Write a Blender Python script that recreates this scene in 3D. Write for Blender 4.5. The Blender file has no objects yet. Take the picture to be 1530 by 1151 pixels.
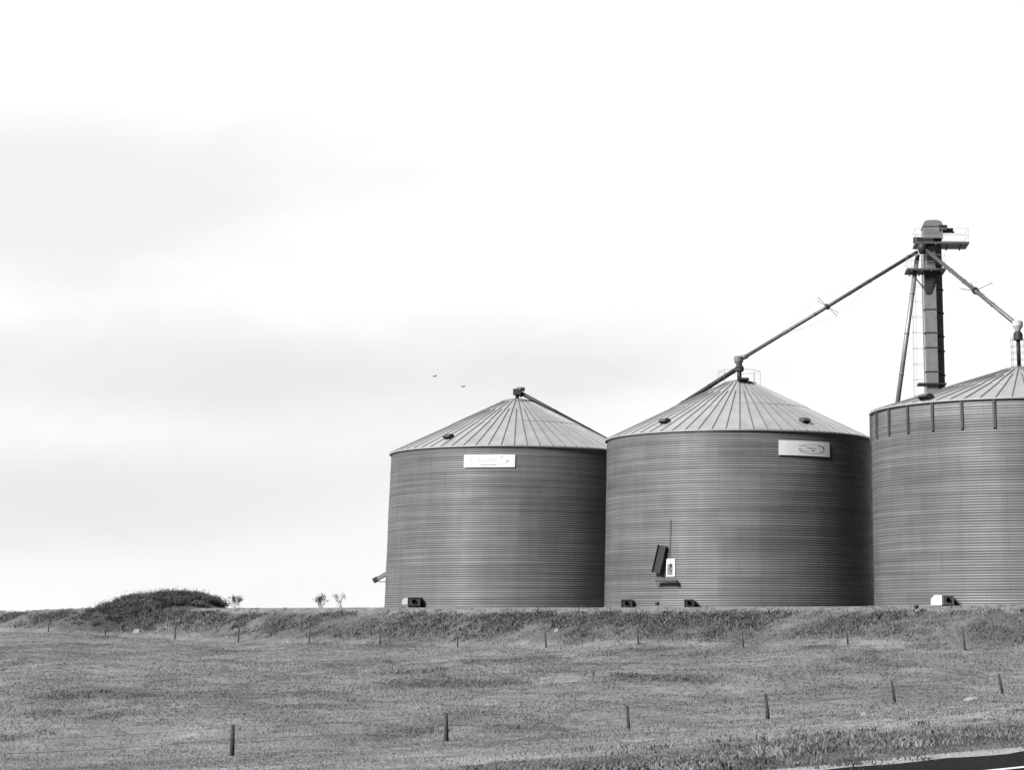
import bpy, math, random
import numpy as np
from mathutils import Vector
random.seed(7); rng = np.random.default_rng(11)
S = bpy.context.scene
COL = S.collection
PI = math.pi

# ------------------------------------------------------------------ camera
W_, H_ = 1530.0, 1151.0
CX = 1097.0
F0 = 3000.0
HOR = 925.0
PIT = math.asin(0.2506)
FL = F0 * math.cos(PIT)
CYP = HOR - FL * math.tan(PIT)
cam = bpy.data.cameras.new("camera"); co = bpy.data.objects.new("camera", cam); COL.objects.link(co)
co.location = (0, 0, 0); co.rotation_euler = (PI / 2 + PIT, 0, 0)
cam.sensor_fit = 'HORIZONTAL'; cam.sensor_width = 36; cam.lens = FL / W_ * 36
cam.shift_x = (W_ / 2 - CX) / W_
cam.shift_y = (CYP - H_ / 2) / W_
cam.clip_start = 0.1; cam.clip_end = 12000
S.camera = co

def at(px, py, Y):
    """point on the ray of pixel (px,py) at distance Y along the ground axis"""
    dx = px - CX; du = -(py - CYP)
    dy = math.cos(PIT) * FL - math.sin(PIT) * du
    dz = math.sin(PIT) * FL + math.cos(PIT) * du
    k = Y / dy
    return Vector((dx * k, Y, dz * k))

# ------------------------------------------------------------------ objects
def tag(o, label=None, cat=None, group=None, kind=None):
    if label: o['label'] = label
    if cat: o['category'] = cat
    if group: o['group'] = group
    if kind: o['kind'] = kind
    return o

def empty(name, loc, label, cat, group=None):
    o = bpy.data.objects.new(name, None); COL.objects.link(o)
    o.empty_display_size = 0.3
    o.location = loc
    return tag(o, label, cat, group)

def root_loc(o):
    v = Vector(o.location)
    while o.parent:
        o = o.parent; v = v + Vector(o.location)
    return v

def link_mesh(name, me, mat, parent=None):
    me.materials.append(mat)
    o = bpy.data.objects.new(name, me); COL.objects.link(o)
    if parent: o.parent = parent
    return o

class MB:
    def __init__(s): s.v = []; s.f = []; s.sm = []
    def add(s, vs, fs, smooth=False):
        b = len(s.v); s.v += [tuple(v) for v in vs]
        for f in fs: s.f.append([i + b for i in f]); s.sm.append(smooth)
    def obox(s, c, ax, h):
        c = Vector(c); a = [Vector(ax[i]) * h[i] for i in range(3)]
        vs = [c + a[0] * x + a[1] * y + a[2] * z for z in (-1, 1) for y in (-1, 1) for x in (-1, 1)]
        s.add(vs, [(0, 2, 3, 1), (4, 5, 7, 6), (0, 1, 5, 4), (2, 6, 7, 3), (0, 4, 6, 2), (1, 3, 7, 5)])
    def box(s, c, h): s.obox(c, ((1, 0, 0), (0, 1, 0), (0, 0, 1)), h)
    def tube(s, p0, p1, r0, r1=None, n=8, cap=True):
        p0 = Vector(p0); p1 = Vector(p1); r1 = r0 if r1 is None else r1
        d = (p1 - p0).normalized()
        u = d.cross(Vector((0, 0, 1)))
        if u.length < 1e-3: u = Vector((1, 0, 0))
        u.normalize(); w = d.cross(u)
        vs = []
        for p, r in ((p0, r0), (p1, r1)):
            for i in range(n):
                a = 2 * PI * i / n
                vs.append(p + u * (math.cos(a) * r) + w * (math.sin(a) * r))
        s.add(vs, [(i, (i + 1) % n, n + (i + 1) % n, n + i) for i in range(n)], n > 5)
        if cap:
            b = len(s.v) - 2 * n
            s.f.append([b + i for i in range(n)][::-1]); s.sm.append(False)
            s.f.append([b + n + i for i in range(n)]); s.sm.append(False)
    def path(s, pts, r, n=6):
        for a, b in zip(pts[:-1], pts[1:]): s.tube(a, b, r, n=n)
    def lathe(s, c, prof, n=32, smooth=True):
        c = Vector(c); vs = []
        for r, z in prof:
            for i in range(n):
                a = 2 * PI * i / n
                vs.append(c + Vector((math.cos(a) * r, math.sin(a) * r, z)))
        m = len(prof)
        s.add(vs, [(j * n + i, j * n + (i + 1) % n, (j + 1) * n + (i + 1) % n, (j + 1) * n + i) for j in range(m - 1) for i in range(n)], smooth)
    def build(s, name, mat, parent=None, loc=None):
        off = root_loc(parent) if parent else (Vector(loc) if loc is not None else Vector((0, 0, 0)))
        me = bpy.data.meshes.new(name)
        me.from_pydata([(v[0] - off.x, v[1] - off.y, v[2] - off.z) for v in s.v], [], s.f)
        me.polygons.foreach_set('use_smooth', s.sm)
        me.update()
        o = link_mesh(name, me, mat, parent)
        if not parent and loc is not None: o.location = loc
        return o

# ------------------------------------------------------------------ materials
REFL = 0.72      # overall reflectance of the place
def g(v): v *= REFL; return (v, v, v * 1.035, 1)

def mat(name, c, rough=0.8, metal=0.0, spread=0.15, scale=3.0, bump=0.0, stretch=(1, 1, 1), spec=0.3):
    m = bpy.data.materials.new(name); m.use_nodes = True
    nt = m.node_tree; N = nt.nodes; L = nt.links
    p = N['Principled BSDF']
    p.inputs['Roughness'].default_value = rough; p.inputs['Metallic'].default_value = metal
    p.inputs['Specular IOR Level'].default_value = spec
    tc = N.new('ShaderNodeTexCoord'); mp = N.new('ShaderNodeMapping'); mp.inputs['Scale'].default_value = stretch
    L.new(tc.outputs['Object'], mp.inputs['Vector'])
    nz = N.new('ShaderNodeTexNoise'); nz.inputs['Scale'].default_value = scale; nz.inputs['Detail'].default_value = 6
    L.new(mp.outputs['Vector'], nz.inputs['Vector'])
    r = N.new('ShaderNodeValToRGB')
    r.color_ramp.elements[0].position = 0.3; r.color_ramp.elements[1].position = 0.7
    r.color_ramp.elements[0].color = g(c * (1 - spread)); r.color_ramp.elements[1].color = g(c * (1 + spread))
    L.new(nz.outputs['Fac'], r.inputs['Fac']); L.new(r.outputs['Color'], p.inputs['Base Color'])
    if bump:
        b = N.new('ShaderNodeBump'); b.inputs['Strength'].default_value = bump; b.inputs['Distance'].default_value = 0.05
        L.new(nz.outputs['Fac'], b.inputs['Height']); L.new(b.outputs['Normal'], p.inputs['Normal'])
    return m

def wall_mat(name, lo, hi):
    m = bpy.data.materials.new(name); m.use_nodes = True
    nt = m.node_tree; N = nt.nodes; L = nt.links
    p = N['Principled BSDF']; p.inputs['Roughness'].default_value = 0.5; p.inputs['Metallic'].default_value = 0.12
    p.inputs['Specular IOR Level'].default_value = 0.25
    uv = N.new('ShaderNodeUVMap'); uv.uv_map = 'UVMap'
    br = N.new('ShaderNodeTexBrick'); br.inputs['Scale'].default_value = 1
    br.inputs['Brick Width'].default_value = 2.8; br.inputs['Row Height'].default_value = 1.12
    br.inputs['Mortar Size'].default_value = 0.012; br.inputs['Bias'].default_value = 0.0
    br.inputs['Color1'].default_value = g(lo); br.inputs['Color2'].default_value = g(hi); br.inputs['Mortar'].default_value = g(lo * 0.75)
    L.new(uv.outputs['UV'], br.inputs['Vector'])
    def noise(sx, sy, det):
        mp = N.new('ShaderNodeMapping'); mp.inputs['Scale'].default_value = (sx, sy, 1)
        L.new(uv.outputs['UV'], mp.inputs['Vector'])
        nz = N.new('ShaderNodeTexNoise'); nz.inputs['Scale'].default_value = 1; nz.inputs['Detail'].default_value = det
        L.new(mp.outputs['Vector'], nz.inputs['Vector']); return nz
    def mul(col, nz, a, b):
        mr = N.new('ShaderNodeMapRange'); mr.inputs['From Min'].default_value = 0.3; mr.inputs['From Max'].default_value = 0.7
        mr.inputs['To Min'].default_value = a; mr.inputs['To Max'].default_value = b
        L.new(nz.outputs['Fac'], mr.inputs['Value'])
        mx = N.new('ShaderNodeMix'); mx.data_type = 'RGBA'; mx.blend_type = 'MULTIPLY'; mx.inputs['Factor'].default_value = 1
        L.new(col, mx.inputs['A']); L.new(mr.outputs['Result'], mx.inputs['B']); return mx.outputs['Result']
    c = mul(br.outputs['Color'], noise(0.07, 4.2, 4), 0.74, 1.26)      # dusty rows
    c = mul(c, noise(0.12, 9.0, 2), 0.88, 1.16)
    c = mul(c, noise(1.1, 0.10, 5), 0.90, 1.08)                        # run-off streaks
    c = mul(c, noise(0.25, 0.25, 6), 0.92, 1.08)
    L.new(c, p.inputs['Base Color'])
    rr = N.new('ShaderNodeMapRange'); rr.inputs['To Min'].default_value = 0.42; rr.inputs['To Max'].default_value = 0.64
    L.new(noise(0.4, 1.5, 4).outputs['Fac'], rr.inputs['Value']); L.new(rr.outputs['Result'], p.inputs['Roughness'])
    return m

def attr_mat(name, rough=0.9, transl=0.25, up=0.0):
    m = bpy.data.materials.new(name); m.use_nodes = True
    nt = m.node_tree; N = nt.nodes; L = nt.links
    p = N['Principled BSDF']; p.inputs['Roughness'].default_value = rough; p.inputs['Specular IOR Level'].default_value = 0.1
    a = N.new('ShaderNodeAttribute'); a.attribute_name = 'tone'
    nz = N.new('ShaderNodeTexNoise'); nz.inputs['Scale'].default_value = 1.7; nz.inputs['Detail'].default_value = 5
    tc = N.new('ShaderNodeTexCoord'); L.new(tc.outputs['Object'], nz.inputs['Vector'])
    mr = N.new('ShaderNodeMapRange'); mr.inputs['From Min'].default_value = 0.3; mr.inputs['From Max'].default_value = 0.7
    mr.inputs['To Min'].default_value = 0.8; mr.inputs['To Max'].default_value = 1.2
    L.new(nz.outputs['Fac'], mr.inputs['Value'])
    mx = N.new('ShaderNodeMix'); mx.data_type = 'RGBA'; mx.blend_type = 'MULTIPLY'; mx.inputs['Factor'].default_value = 1
    L.new(a.outputs['Color'], mx.inputs['A']); L.new(mr.outputs['Result'], mx.inputs['B'])
    L.new(mx.outputs['Result'], p.inputs['Base Color'])
    if up:
        ge = N.new('ShaderNodeNewGeometry'); vm = N.new('ShaderNodeMix'); vm.data_type = 'VECTOR'; vm.inputs['Factor'].default_value = up
        L.new(ge.outputs['Normal'], vm.inputs[4]); vm.inputs[5].default_value = (0, 0, 1)
        vn = N.new('ShaderNodeVectorMath'); vn.operation = 'NORMALIZE'; L.new(vm.outputs[1], vn.inputs[0]); L.new(vn.outputs[0], p.inputs['Normal'])
    t = N.new('ShaderNodeBsdfTranslucent'); L.new(mx.outputs['Result'], t.inputs['Color'])
    ms = N.new('ShaderNodeMixShader'); ms.inputs['Fac'].default_value = transl
    L.new(p.outputs['BSDF'], ms.inputs[1]); L.new(t.outputs['BSDF'], ms.inputs[2])
    L.new(ms.outputs['Shader'], N['Material Output'].inputs['Surface'])
    return m

M_wall = wall_mat('corrugated_galvanised', 0.122, 0.142)
M_wallnew = wall_mat('corrugated_galvanised_newer', 0.15, 0.165)
M_roof = mat('roof_sheet', 0.44, 0.42, 0.35, 0.12, 0.9, stretch=(1, 1, .4))
M_rib = mat('roof_seam', 0.2, 0.5, 0.3, 0.1, 1.5)
M_trim = mat('dull_steel', 0.125, 0.5, 0.5, 0.2, 4)
M_stiff = mat('stiffener_steel', 0.085, 0.6, 0.1, 0.2, 3)
M_dark = mat('dark_steel', 0.035, 0.55, 0.2, 0.3, 5)
M_vent = mat('vent_steel', 0.085, 0.6, 0.3, 0.3, 5)
M_black = mat('black_paint', 0.012, 0.6, 0.0, 0.3, 5)
M_steel = mat('galvanised_steel', 0.24, 0.45, 0.4, 0.15, 2)
M_pale = mat('pale_steel', 0.5, 0.5, 0.2, 0.12, 3)
M_white = mat('white_paint', 0.72, 0.5, 0.0, 0.06, 3)
M_mark = mat('faded_print', 0.27, 0.6, 0.0, 0.12, 8)
M_mark2 = mat('faded_print_darker', 0.18, 0.6, 0.0, 0.15, 8)
M_wood = mat('weathered_post', 0.06, 0.9, 0.0, 0.35, 12, 0.5, (1, 1, .2))
M_wire = mat('fence_wire', 0.15, 0.6, 0.4, 0.2, 2)
M_rock = mat('pale_rock', 0.27, 0.9, 0.0, 0.25, 6, 0.6)
M_asph = mat('asphalt', 0.018, 0.95, 0.0, 0.45, 14, 0.3, spec=0.03)
M_grav = mat('gravel', 0.33, 0.95, 0.0, 0.3, 22, 0.5)
M_line = mat('road_paint', 0.75, 0.6, 0.0, 0.12, 8)
M_bark = mat('twig_bark', 0.09, 0.9, 0.0, 0.3, 8)
M_bird = mat('dark_feathers', 0.05, 0.8, 0.0, 0.3, 6)
M_grass = attr_mat('dry_grass', 0.95, 0.12, 0.8)
M_leaf = attr_mat('weed_leaf', 0.85, 0.15, 0.5)

# ------------------------------------------------------------------ terrain
def vnoise(x, y, seed=0):
    xi = np.floor(x).astype(np.int64); yi = np.floor(y).astype(np.int64)
    xf = x - xi; yf = y - yi
    xf = xf * xf * (3 - 2 * xf); yf = yf * yf * (3 - 2 * yf)
    def h(a, b):
        n = (a * 374761393 + b * 668265263 + seed * 982451653) & 0xffffffff
        n = ((n ^ (n >> 13)) * 1274126177) & 0xffffffff
        return ((n ^ (n >> 16)) & 0xffff) / 65535.0
    return (h(xi, yi) * (1 - xf) + h(xi + 1, yi) * xf) * (1 - yf) + (h(xi, yi + 1) * (1 - xf) + h(xi + 1, yi + 1) * xf) * yf

def fbm(x, y, seed=0, o=4):
    t = 0; a = 0.5; s = 0
    for i in range(o):
        t = t + a * vnoise(x * 2 ** i, y * 2 ** i, seed + i); s += a; a *= 0.5
    return t / s

NEAR_PX = [(346, 1140, 1087), (667, 1113, 1076), (940, 1092, 1055), (1148, 1076, 1037), (1337, 1057, 1023), (1498, 1043, 1008)]
near_posts = []
for t, (px, py, pt) in enumerate(NEAR_PX):
    near_posts.append(at(px, py, 50.0 * (1 + 0.109 * t)))
FAR_PX = [(72, 946, 925), (157, 952, 928), (261, 957, 931), (356, 962, 931), (462, 963, 933), (568, 965, 937), (684, 969, 944), (816, 970, 944),
          (954, 965, 938), (1111, 970, 940), (1267, 964, 938), (1442, 974, 942)]
far_posts = []
for t, (px, py, pt) in enumerate(FAR_PX):
    far_posts.append(at(px, py, 150.0 * (1 - 0.0303 * (t - 1))))

def ext(pts):
    """extend the fence line by straight extrapolation"""
    a = pts[0]; b = pts[1]; c = pts[-1]; d = pts[-2]
    e0 = a + (a - b) * 1.8; e1 = c + (c - d) * 1.8
    e0.z = a.z; e1.z = c.z
    q = [e0] + pts + [e1]
    az = np.array([p.x / p.y for p in q]); Y = np.array([p.y for p in q]); z = np.array([p.z for p in q])
    k = np.array([1., 2., 1.]) / 4
    zs = np.convolve(np.pad(z, 1, 'edge'), k, 'valid')
    return az, Y, 0.85 * z + 0.15 * zs
nAz, nY, nZ = ext(near_posts)
fAz, fY, fZ = ext(far_posts)
RZ = -1.3
def on_road(px, py):
    d = at(px, py, 1.0); k = RZ / d.z; return d * k
_a = on_road(1350, 1135); _b = on_road(1530, 1119); _t = Vector((_b.x - _a.x, _b.y - _a.y)).normalized()
RN = (-_t.y, _t.x); RC = RN[0] * _a.x + RN[1] * _a.y         # road edge line
RT = (_t.x, _t.y); _l = on_road(1530, 1149); LD = RN[0] * _l.x + RN[1] * _l.y - RC; print('road', RN, RC, LD)
RID_PX = np.array([-400, 0, 130, 370, 580, 900, 1310, 1530, 2200])
RID_PY = np.array([914, 912.5, 909, 908.5, 907.5, 907.5, 905.5, 904, 903])

def road_d(x, y): return RN[0] * x + RN[1] * y - RC

def terrain0(x, y):
    yy = np.maximum(y, 6.0)
    az = np.clip(x / yy, -1.2, 1.0)
    n = np.interp(az, nAz, nY); nz = np.interp(az, nAz, nZ)
    f = np.interp(az, fAz, fY); fz = np.interp(az, fAz, fZ)
    ye = np.clip(RC / np.maximum(RN[0] * az + RN[1], 0.05), 5, n * 0.55)
    rid = np.interp(az * F0 + CX, RID_PX, RID_PY)
    ry = f + 8.0; rz = (HOR - rid) / F0 * ry
    out = np.zeros_like(az); 
    for dy, w in ((-2.4, .15), (-1.2, .2), (0, .3), (1.2, .2), (2.4, .15)):
        Y = yy + dy * np.clip(yy / 60, 0.1, 1)
        z = np.full_like(az, RZ)
        def seg(z, y0, z0, y1, z1):
            t = np.clip((Y - y0) / (y1 - y0), 0, 1)
            return np.where(Y > y0, z0 + (z1 - z0) * t, z)
        z = seg(z, ye, RZ, n, nz)
        z = seg(z, n, nz, f, fz)
        z = seg(z, f, fz, f + 2.5, fz + 0.25)
        z = seg(z, f + 2.5, fz + 0.25, ry, rz)
        z = seg(z, ry, rz, ry + 5, rz - 0.1)
        z = seg(z, ry + 5, rz - 0.1, ry + 300, rz - 0.3)
        out += w * z
    d = road_d(x, yy)
    k = np.clip((d - 0.3) / 3, 0, 1)
    fld = np.clip((ry - 1 - yy) / 6, 0, 1)
    und = (fbm(x * 0.16, y * 0.09, 3) - 0.5) * 0.55 + (fbm(x * 0.5, y * 0.35, 9) - 0.5) * 0.3
    out = out + und * k * (0.25 + 0.75 * fld) * np.clip(yy / 60, 0.3, 1) * np.where(yy > ry + 1, 0.25, 1.0) * np.clip(np.abs(yy - f + 1.5) / 8, 0.12, 1)
    # heap of earth on the crest
    mc = at(258, 909, 157.0)
    u = (x - mc.x) / np.where(x < mc.x, 7.4, 4.2); v = (y - mc.y) / 4.2
    hump = np.clip(1 - np.abs(u) ** 2.2 - v * v, 0, 1) ** 0.8
    out = out + hump * (0.92 + 0.35 * (fbm(x * 0.7, y * 0.7, 21) - 0.5) + 0.1 * u)
    return np.where(d < 0.25, RZ, out)

def hit(px, py, y0=14.0, y1=175.0):
    ys = np.arange(y0, y1, 0.2)
    d = at(px, py, 1.0)
    z = terrain0(ys * d.x, ys)
    k = np.nonzero(z >= ys * d.z)[0]
    yy = float(ys[k[0]]) if len(k) else y1
    return Vector((yy * d.x, yy, float(terrain0(np.array([yy * d.x]), np.array([yy]))[0])))
WP = [(133, 965, 45, .6), (14, 994, 50, .6), (119, 999, 70, .4), (99, 1042, 60, .9), (150, 1041, 90, .6), (207, 1040, 50, .7), (326, 1036, 60, .5), (68, 1070, 100, .5), (170, 1070, 60, .5),
      (258, 1070, 60, .4), (7, 1106, 50, .8), (350, 990, 60, .4), (490, 996, 60, .5), (493, 1057, 90, .4), (320, 973, 40, .5), (578, 992, 60, .5),
      (626, 1006, 55, 1.), (660, 1024, 130, .9), (600, 1026, 70, .6), (752, 1023, 60, .9), (935, 1012, 80, 1.1), (1010, 1016, 70, .9), (860, 1026, 110, .4), (724, 992, 50, .6),
      (782, 987, 70, .8), (820, 984, 60, .8), (901, 980, 50, .9), (966, 972, 80, .8), (789, 1087, 110, .9), (619, 1096, 60, .8), (585, 1099, 60, .6), (823, 1103, 60, .6),
      (1030, 1016, 90, .9), (1289, 989, 60, 1.2), (1300, 978, 30, .8), (1347, 997, 60, .6), (1394, 967, 60, .8), (1470, 968, 60, .6), (1224, 968, 80, .8), (1054, 977, 50, .8),
      (1262, 1030, 60, .4), (1204, 1074, 50, .5), (1438, 1007, 50, .4), (600, 966, 100, .8), (570, 963, 60, .7), (460, 965, 60, .7), (160, 953, 30, .8),
      (880, 938, 60, .9), (985, 942, 60, .7), (860, 958, 40, .6), (1330, 1045, 80, .25), (420, 1012, 80, .3), (250, 1018, 60, .3), (768, 1144, 70, .9), (850, 1147, 120, .8), (1000, 1138, 130, .5), (1090, 1130, 120, .6), (930, 1146, 110, .6), (1190, 1117, 140, .6), (1300, 1108, 130, .6), (1450, 1100, 140, .7)]
WPC = [(hit(q[0], q[1]), q[2], q[3]) for q in WP]
# ground sheet
ac = np.concatenate([np.linspace(-3.0, -0.45, 30)[:-1], np.linspace(-0.45, 0.24, 330), np.linspace(0.24, 2.5, 30)[1:]])
yr = np.concatenate([np.linspace(-60, 12, 16)[:-1], np.linspace(12, 30, 60)[:-1], np.linspace(30, 165, 330)[:-1], np.geomspace(165, 6000, 40)])
A, Yg = np.meshgrid(ac, yr)
Xg = A * (np.abs(Yg) + 10)
Zg = terrain0(Xg, Yg)
nv, nu = Xg.shape
def grid_mesh(name, X, Y, Z):
    r, c = X.shape
    me = bpy.data.meshes.new(name)
    co_ = np.stack([X.ravel(), Y.ravel(), Z.ravel()], 1).astype(np.float32)
    idx = np.arange(r * c).reshape(r, c)
    q = np.stack([idx[:-1, :-1], idx[:-1, 1:], idx[1:, 1:], idx[1:, :-1]], -1).reshape(-1, 4)
    me.vertices.add(len(co_)); me.vertices.foreach_set('co', co_.ravel())
    me.loops.add(q.size); me.loops.foreach_set('vertex_index', q.ravel().astype(np.int32))
    me.polygons.add(len(q)); me.polygons.foreach_set('loop_start', np.arange(0, q.size, 4, dtype=np.int32))
    me.polygons.foreach_set('use_smooth', np.ones(len(q), bool))
    me.update(calc_edges=True); me.validate()
    return me

def set_tone(me, tone):
    a = me.attributes.new('tone', 'FLOAT_COLOR', 'POINT')
    tone = tone * REFL
    c = np.stack([tone, tone, tone * 1.035, np.ones_like(tone)], 1).astype(np.float32)
    a.data.foreach_set('color', c.ravel())

def field_tone(x, y):
    """the field's own colouring: bleached and greener grass in drifts, bare gravel by the bins"""
    yy = np.maximum(y, 6); az = x / yy
    f = np.interp(az, fAz, fY); ry = f + 8
    t = 0.235 + 0.10 * (fbm(x * 0.10, y * 0.05, 31) - 0.5) + 0.17 * (fbm(x * 0.45, y * 0.22, 41) - 0.5)
    bank = np.clip((y - f - 1.0) / 2, 0, 1) * np.clip((ry - 0.3 - y) / 1.0, 0, 1)
    t = t * (1 - 0.40 * bank * (0.55 + fbm(x * 0.35, y * 0.5, 51)))
    pad = np.clip((y - ry + 0.6) / 0.8, 0, 1)
    t = t * (1 - pad) + pad * (0.23 + 0.05 * (fbm(x, y, 61) - 0.5))
    hc = at(258, 909, 157.0); hu = (x - hc.x) / np.where(x < hc.x, 7.4, 4.2); hv = (y - hc.y) / 6.0
    t = t * (1 - 0.55 * np.clip(2.2 * (1.1 - hu * hu - hv * hv), 0, 1))      # brushy ground of the hump
    d = road_d(x, y)
    for c, pw, k in WPC:
        hx = pw / 2 / F0 * c.y; hy = max(hx * 1.4, 1.8)
        q = ((x - c.x) / hx) ** 2 + ((y - c.y) / hy) ** 2 + 1.6 * (fbm(x * 1.1, y * 0.7, 77) - 0.5)
        t = t * (1 - 0.5 * min(k, 1) * np.exp(-np.clip(q, 0, 30) * 0.8))
    verge = np.clip((d - 0.1) / 0.8, 0, 1) * np.clip((7.5 - d) / 2.5, 0, 1)
    t = t * (1 - 0.40 * verge * (0.5 + fbm(x * 0.8, y * 0.8, 87)))
    band = np.clip((d - 7) / 3, 0, 1) * np.clip((26 - d) / 10, 0, 1)
    t = t * (1 + 0.22 * band)
    return np.maximum(t, 0.03)

me = grid_mesh('field', Xg, Yg, Zg)
set_tone(me, (field_tone(Xg, Yg) * 0.9).ravel())
ground = link_mesh('field', me, attr_mat('field_soil', 0.95, 0.0)); tag(ground, kind='structure')

def gz(x, y): return float(terrain0(np.array([float(x)]), np.array([float(y)]))[0])

# road, shoulder, painted line: sheets along the road edge
def strip(d0, d1, z, s0=-90, s1=120, n=140, wob=0.0):
    s = np.linspace(s0, s1, n); w0 = wob * (fbm(s * 0.9, s * 0, 5) - 0.5); w1 = wob * (fbm(s * 0.7, s * 0 + 9, 6) - 0.5)
    bx = RN[0] * RC; by = RN[1] * RC
    D = np.stack([d0 + w0, d1 + w1]); Sx = np.stack([s, s])
    return bx + RN[0] * D + RT[0] * Sx, by + RN[1] * D + RT[1] * Sx, np.full_like(D, z)
tag(link_mesh('road', grid_mesh('road', *strip(-14.5, -0.3, RZ + .004)), M_asph), kind='structure')
tag(link_mesh('gravel_shoulder', grid_mesh('gravel_shoulder', *strip(-0.30, 0.1, RZ + .008, n=700, wob=.5)), M_grav), kind='structure')
tag(link_mesh('road_edge_line', grid_mesh('road_edge_line', *strip(LD - .055, LD + .055, RZ + .012)), M_line), kind='structure')

# ------------------------------------------------------------------ grass and weeds (uncountable cover)
def blades(name, X, Y, tone, h, w, per, spread, lean, matl, kind='stuff', parent=None, Z=None, lift=0.0):
    n = len(X)
    X = np.repeat(X, per) + rng.normal(0, 1, n * per) * np.repeat(spread, per)
    Y = np.repeat(Y, per) + rng.normal(0, 1, n * per) * np.repeat(spread, per)
    tone = np.repeat(tone, per) * rng.uniform(0.93, 1.07, n * per)
    h = np.repeat(h, per) * rng.uniform(0.5, 1.15, n * per); w = np.repeat(w, per)
    if Z is None: Z = terrain0(X, Y)
    else: Z = np.repeat(Z, per)
    Z = Z + lift * rng.uniform(0, 1, n * per)
    a = rng.uniform(0, 2 * PI, n * per); l = rng.uniform(0.1, 1.0, n * per) * lean
    b = rng.uniform(0, 2 * PI, n * per)
    cx = np.cos(a) * w / 2; cy = np.sin(a) * w / 2
    lx = np.cos(b) * l * h; ly = np.sin(b) * l * h
    v = np.empty((n * per, 5, 3), np.float32)
    v[:, 0] = np.stack([X - cx, Y - cy, Z - 0.02], 1); v[:, 1] = np.stack([X + cx, Y + cy, Z - 0.02], 1)
    v[:, 2] = np.stack([X + cx * .8 + lx * .35, Y + cy * .8 + ly * .35, Z + h * .6], 1)
    v[:, 3] = np.stack([X - cx * .8 + lx * .35, Y - cy * .8 + ly * .35, Z + h * .6], 1)
    v[:, 4] = np.stack([X + lx, Y + ly, Z + h], 1)
    m = n * per
    me = bpy.data.meshes.new(name)
    me.vertices.add(m * 5); me.vertices.foreach_set('co', v.ravel())
    base = (np.arange(m) * 5)[:, None]
    li = np.concatenate([base + np.array([[0, 1, 2, 3]]), base + np.array([[3, 2, 4]])], 1)
    me.loops.add(m * 7); me.loops.foreach_set('vertex_index', li.ravel().astype(np.int32))
    me.polygons.add(m * 2)
    ls = np.stack([np.arange(m) * 7, np.arange(m) * 7 + 4], 1).ravel().astype(np.int32)
    me.polygons.foreach_set('loop_start', ls)
    me.update(calc_edges=True)
    set_tone(me, np.repeat(tone, 5))
    o = link_mesh(name, me, matl, parent)
    if kind: tag(o, kind=kind)
    return o

n = 110000
u = rng.uniform(0, 1, n); yy = 1 / (1 / 18.0 + u * (1 / 150.0 - 1 / 18.0)) * rng.uniform(0.97, 1.03, n)
far = rng.uniform(30, 175, n); yy = np.where(rng.uniform(0, 1, n) < 0.6, far, yy)
az = rng.uniform(-0.40, 0.175, n); xx = az * yy
keep = road_d(xx, yy) > 0.15
f_ = np.interp(az, fAz, fY); keep &= (yy < f_ + 7.8)
xx = xx[keep]; yy = yy[keep]
tn = field_tone(xx, yy)
bk = (yy > np.interp(xx / yy, fAz, fY) + 1.5)
hgt = (0.02 + 0.08 * fbm(xx * 0.35, yy * 0.2, 71)) * np.clip(yy / 70, 0.35, 1.15) * np.where(bk, 2.0, 1.0)
grass = blades('grass', xx, yy, tn * 1.12, hgt, 0.022 * np.clip(yy / 70, 0.3, 1.4), 7, np.full(len(xx), 0.3), 2.0, M_grass)
tag(grass, 'short dry grass covering the whole sloping field below the grain bins', 'grass')

wx, wy, wt, wh = [], [], [], []
for c, pw, k in WPC:
    half = pw / 2 / F0 * c.y
    for _ in range(int((22 * k + 10) * (1 if c.y > 45 else 2))):
        q = rng.normal(0, 0.75, 2)
        x = c.x + q[0] * half; y = c.y + q[1] * max(half * 1.2, 1.2)
        wx.append(x); wy.append(y); wt.append(rng.uniform(.11, .2) * (1.2 - 0.2 * k)); wh.append((0.05 + 0.17 * k * rng.uniform(0.3, 1) * rng.uniform(0.2, 1)) * min(1, max(.22, c.y / 75)))
for _ in range(4200):                       # the weedy bank under the bins
    px = rng.uniform(-60, 1600); a_ = (px - CX) / F0
    f = np.interp(a_, fAz, fY); y = f + 7.4 - rng.gamma(2.0, 1.1)
    if y < f + 2.2: continue
    dens = fbm(np.array([a_ * y * 0.3]), np.array([y * 0.5]), 81)[0]
    if dens < 0.36 + rng.uniform(0, .16): continue
    wx.append(a_ * y); wy.append(y); wt.append(rng.uniform(0.055, 0.19)); wh.append(rng.uniform(0.06, 0.18 + .2 * max(0, dens - .4) * 2))
for _ in range(2600):                       # the verge by the road
    s = rng.uniform(-25, 45); d = rng.gamma(2.2, 1.7) + 0.25
    if d > 11: continue
    x = RN[0] * (RC + d) + RT[0] * s; y = RN[1] * (RC + d) + RT[1] * s
    if y < 12: continue
    dens = fbm(np.array([x * 0.5]), np.array([y * 0.5]), 91)[0]
    if dens < 0.45: continue
    wx.append(x); wy.append(y); wt.append(rng.uniform(0.05, 0.26)); wh.append(rng.uniform(0.03, 0.10))
for _ in range(1500):                       # tufts creeping over the gravel and the edge of the pad
    s = rng.uniform(-25, 45); d = 0.45 - abs(rng.normal(0, 0.45))
    x = RN[0] * (RC + d) + RT[0] * s; y = RN[1] * (RC + d) + RT[1] * s
    if y < 12 or fbm(np.array([x * 0.9]), np.array([y * 0.9]), 95)[0] < 0.5: continue
    wx.append(x); wy.append(y); wt.append(rng.uniform(0.04, 0.12)); wh.append(rng.uniform(0.02, 0.06))
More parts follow.
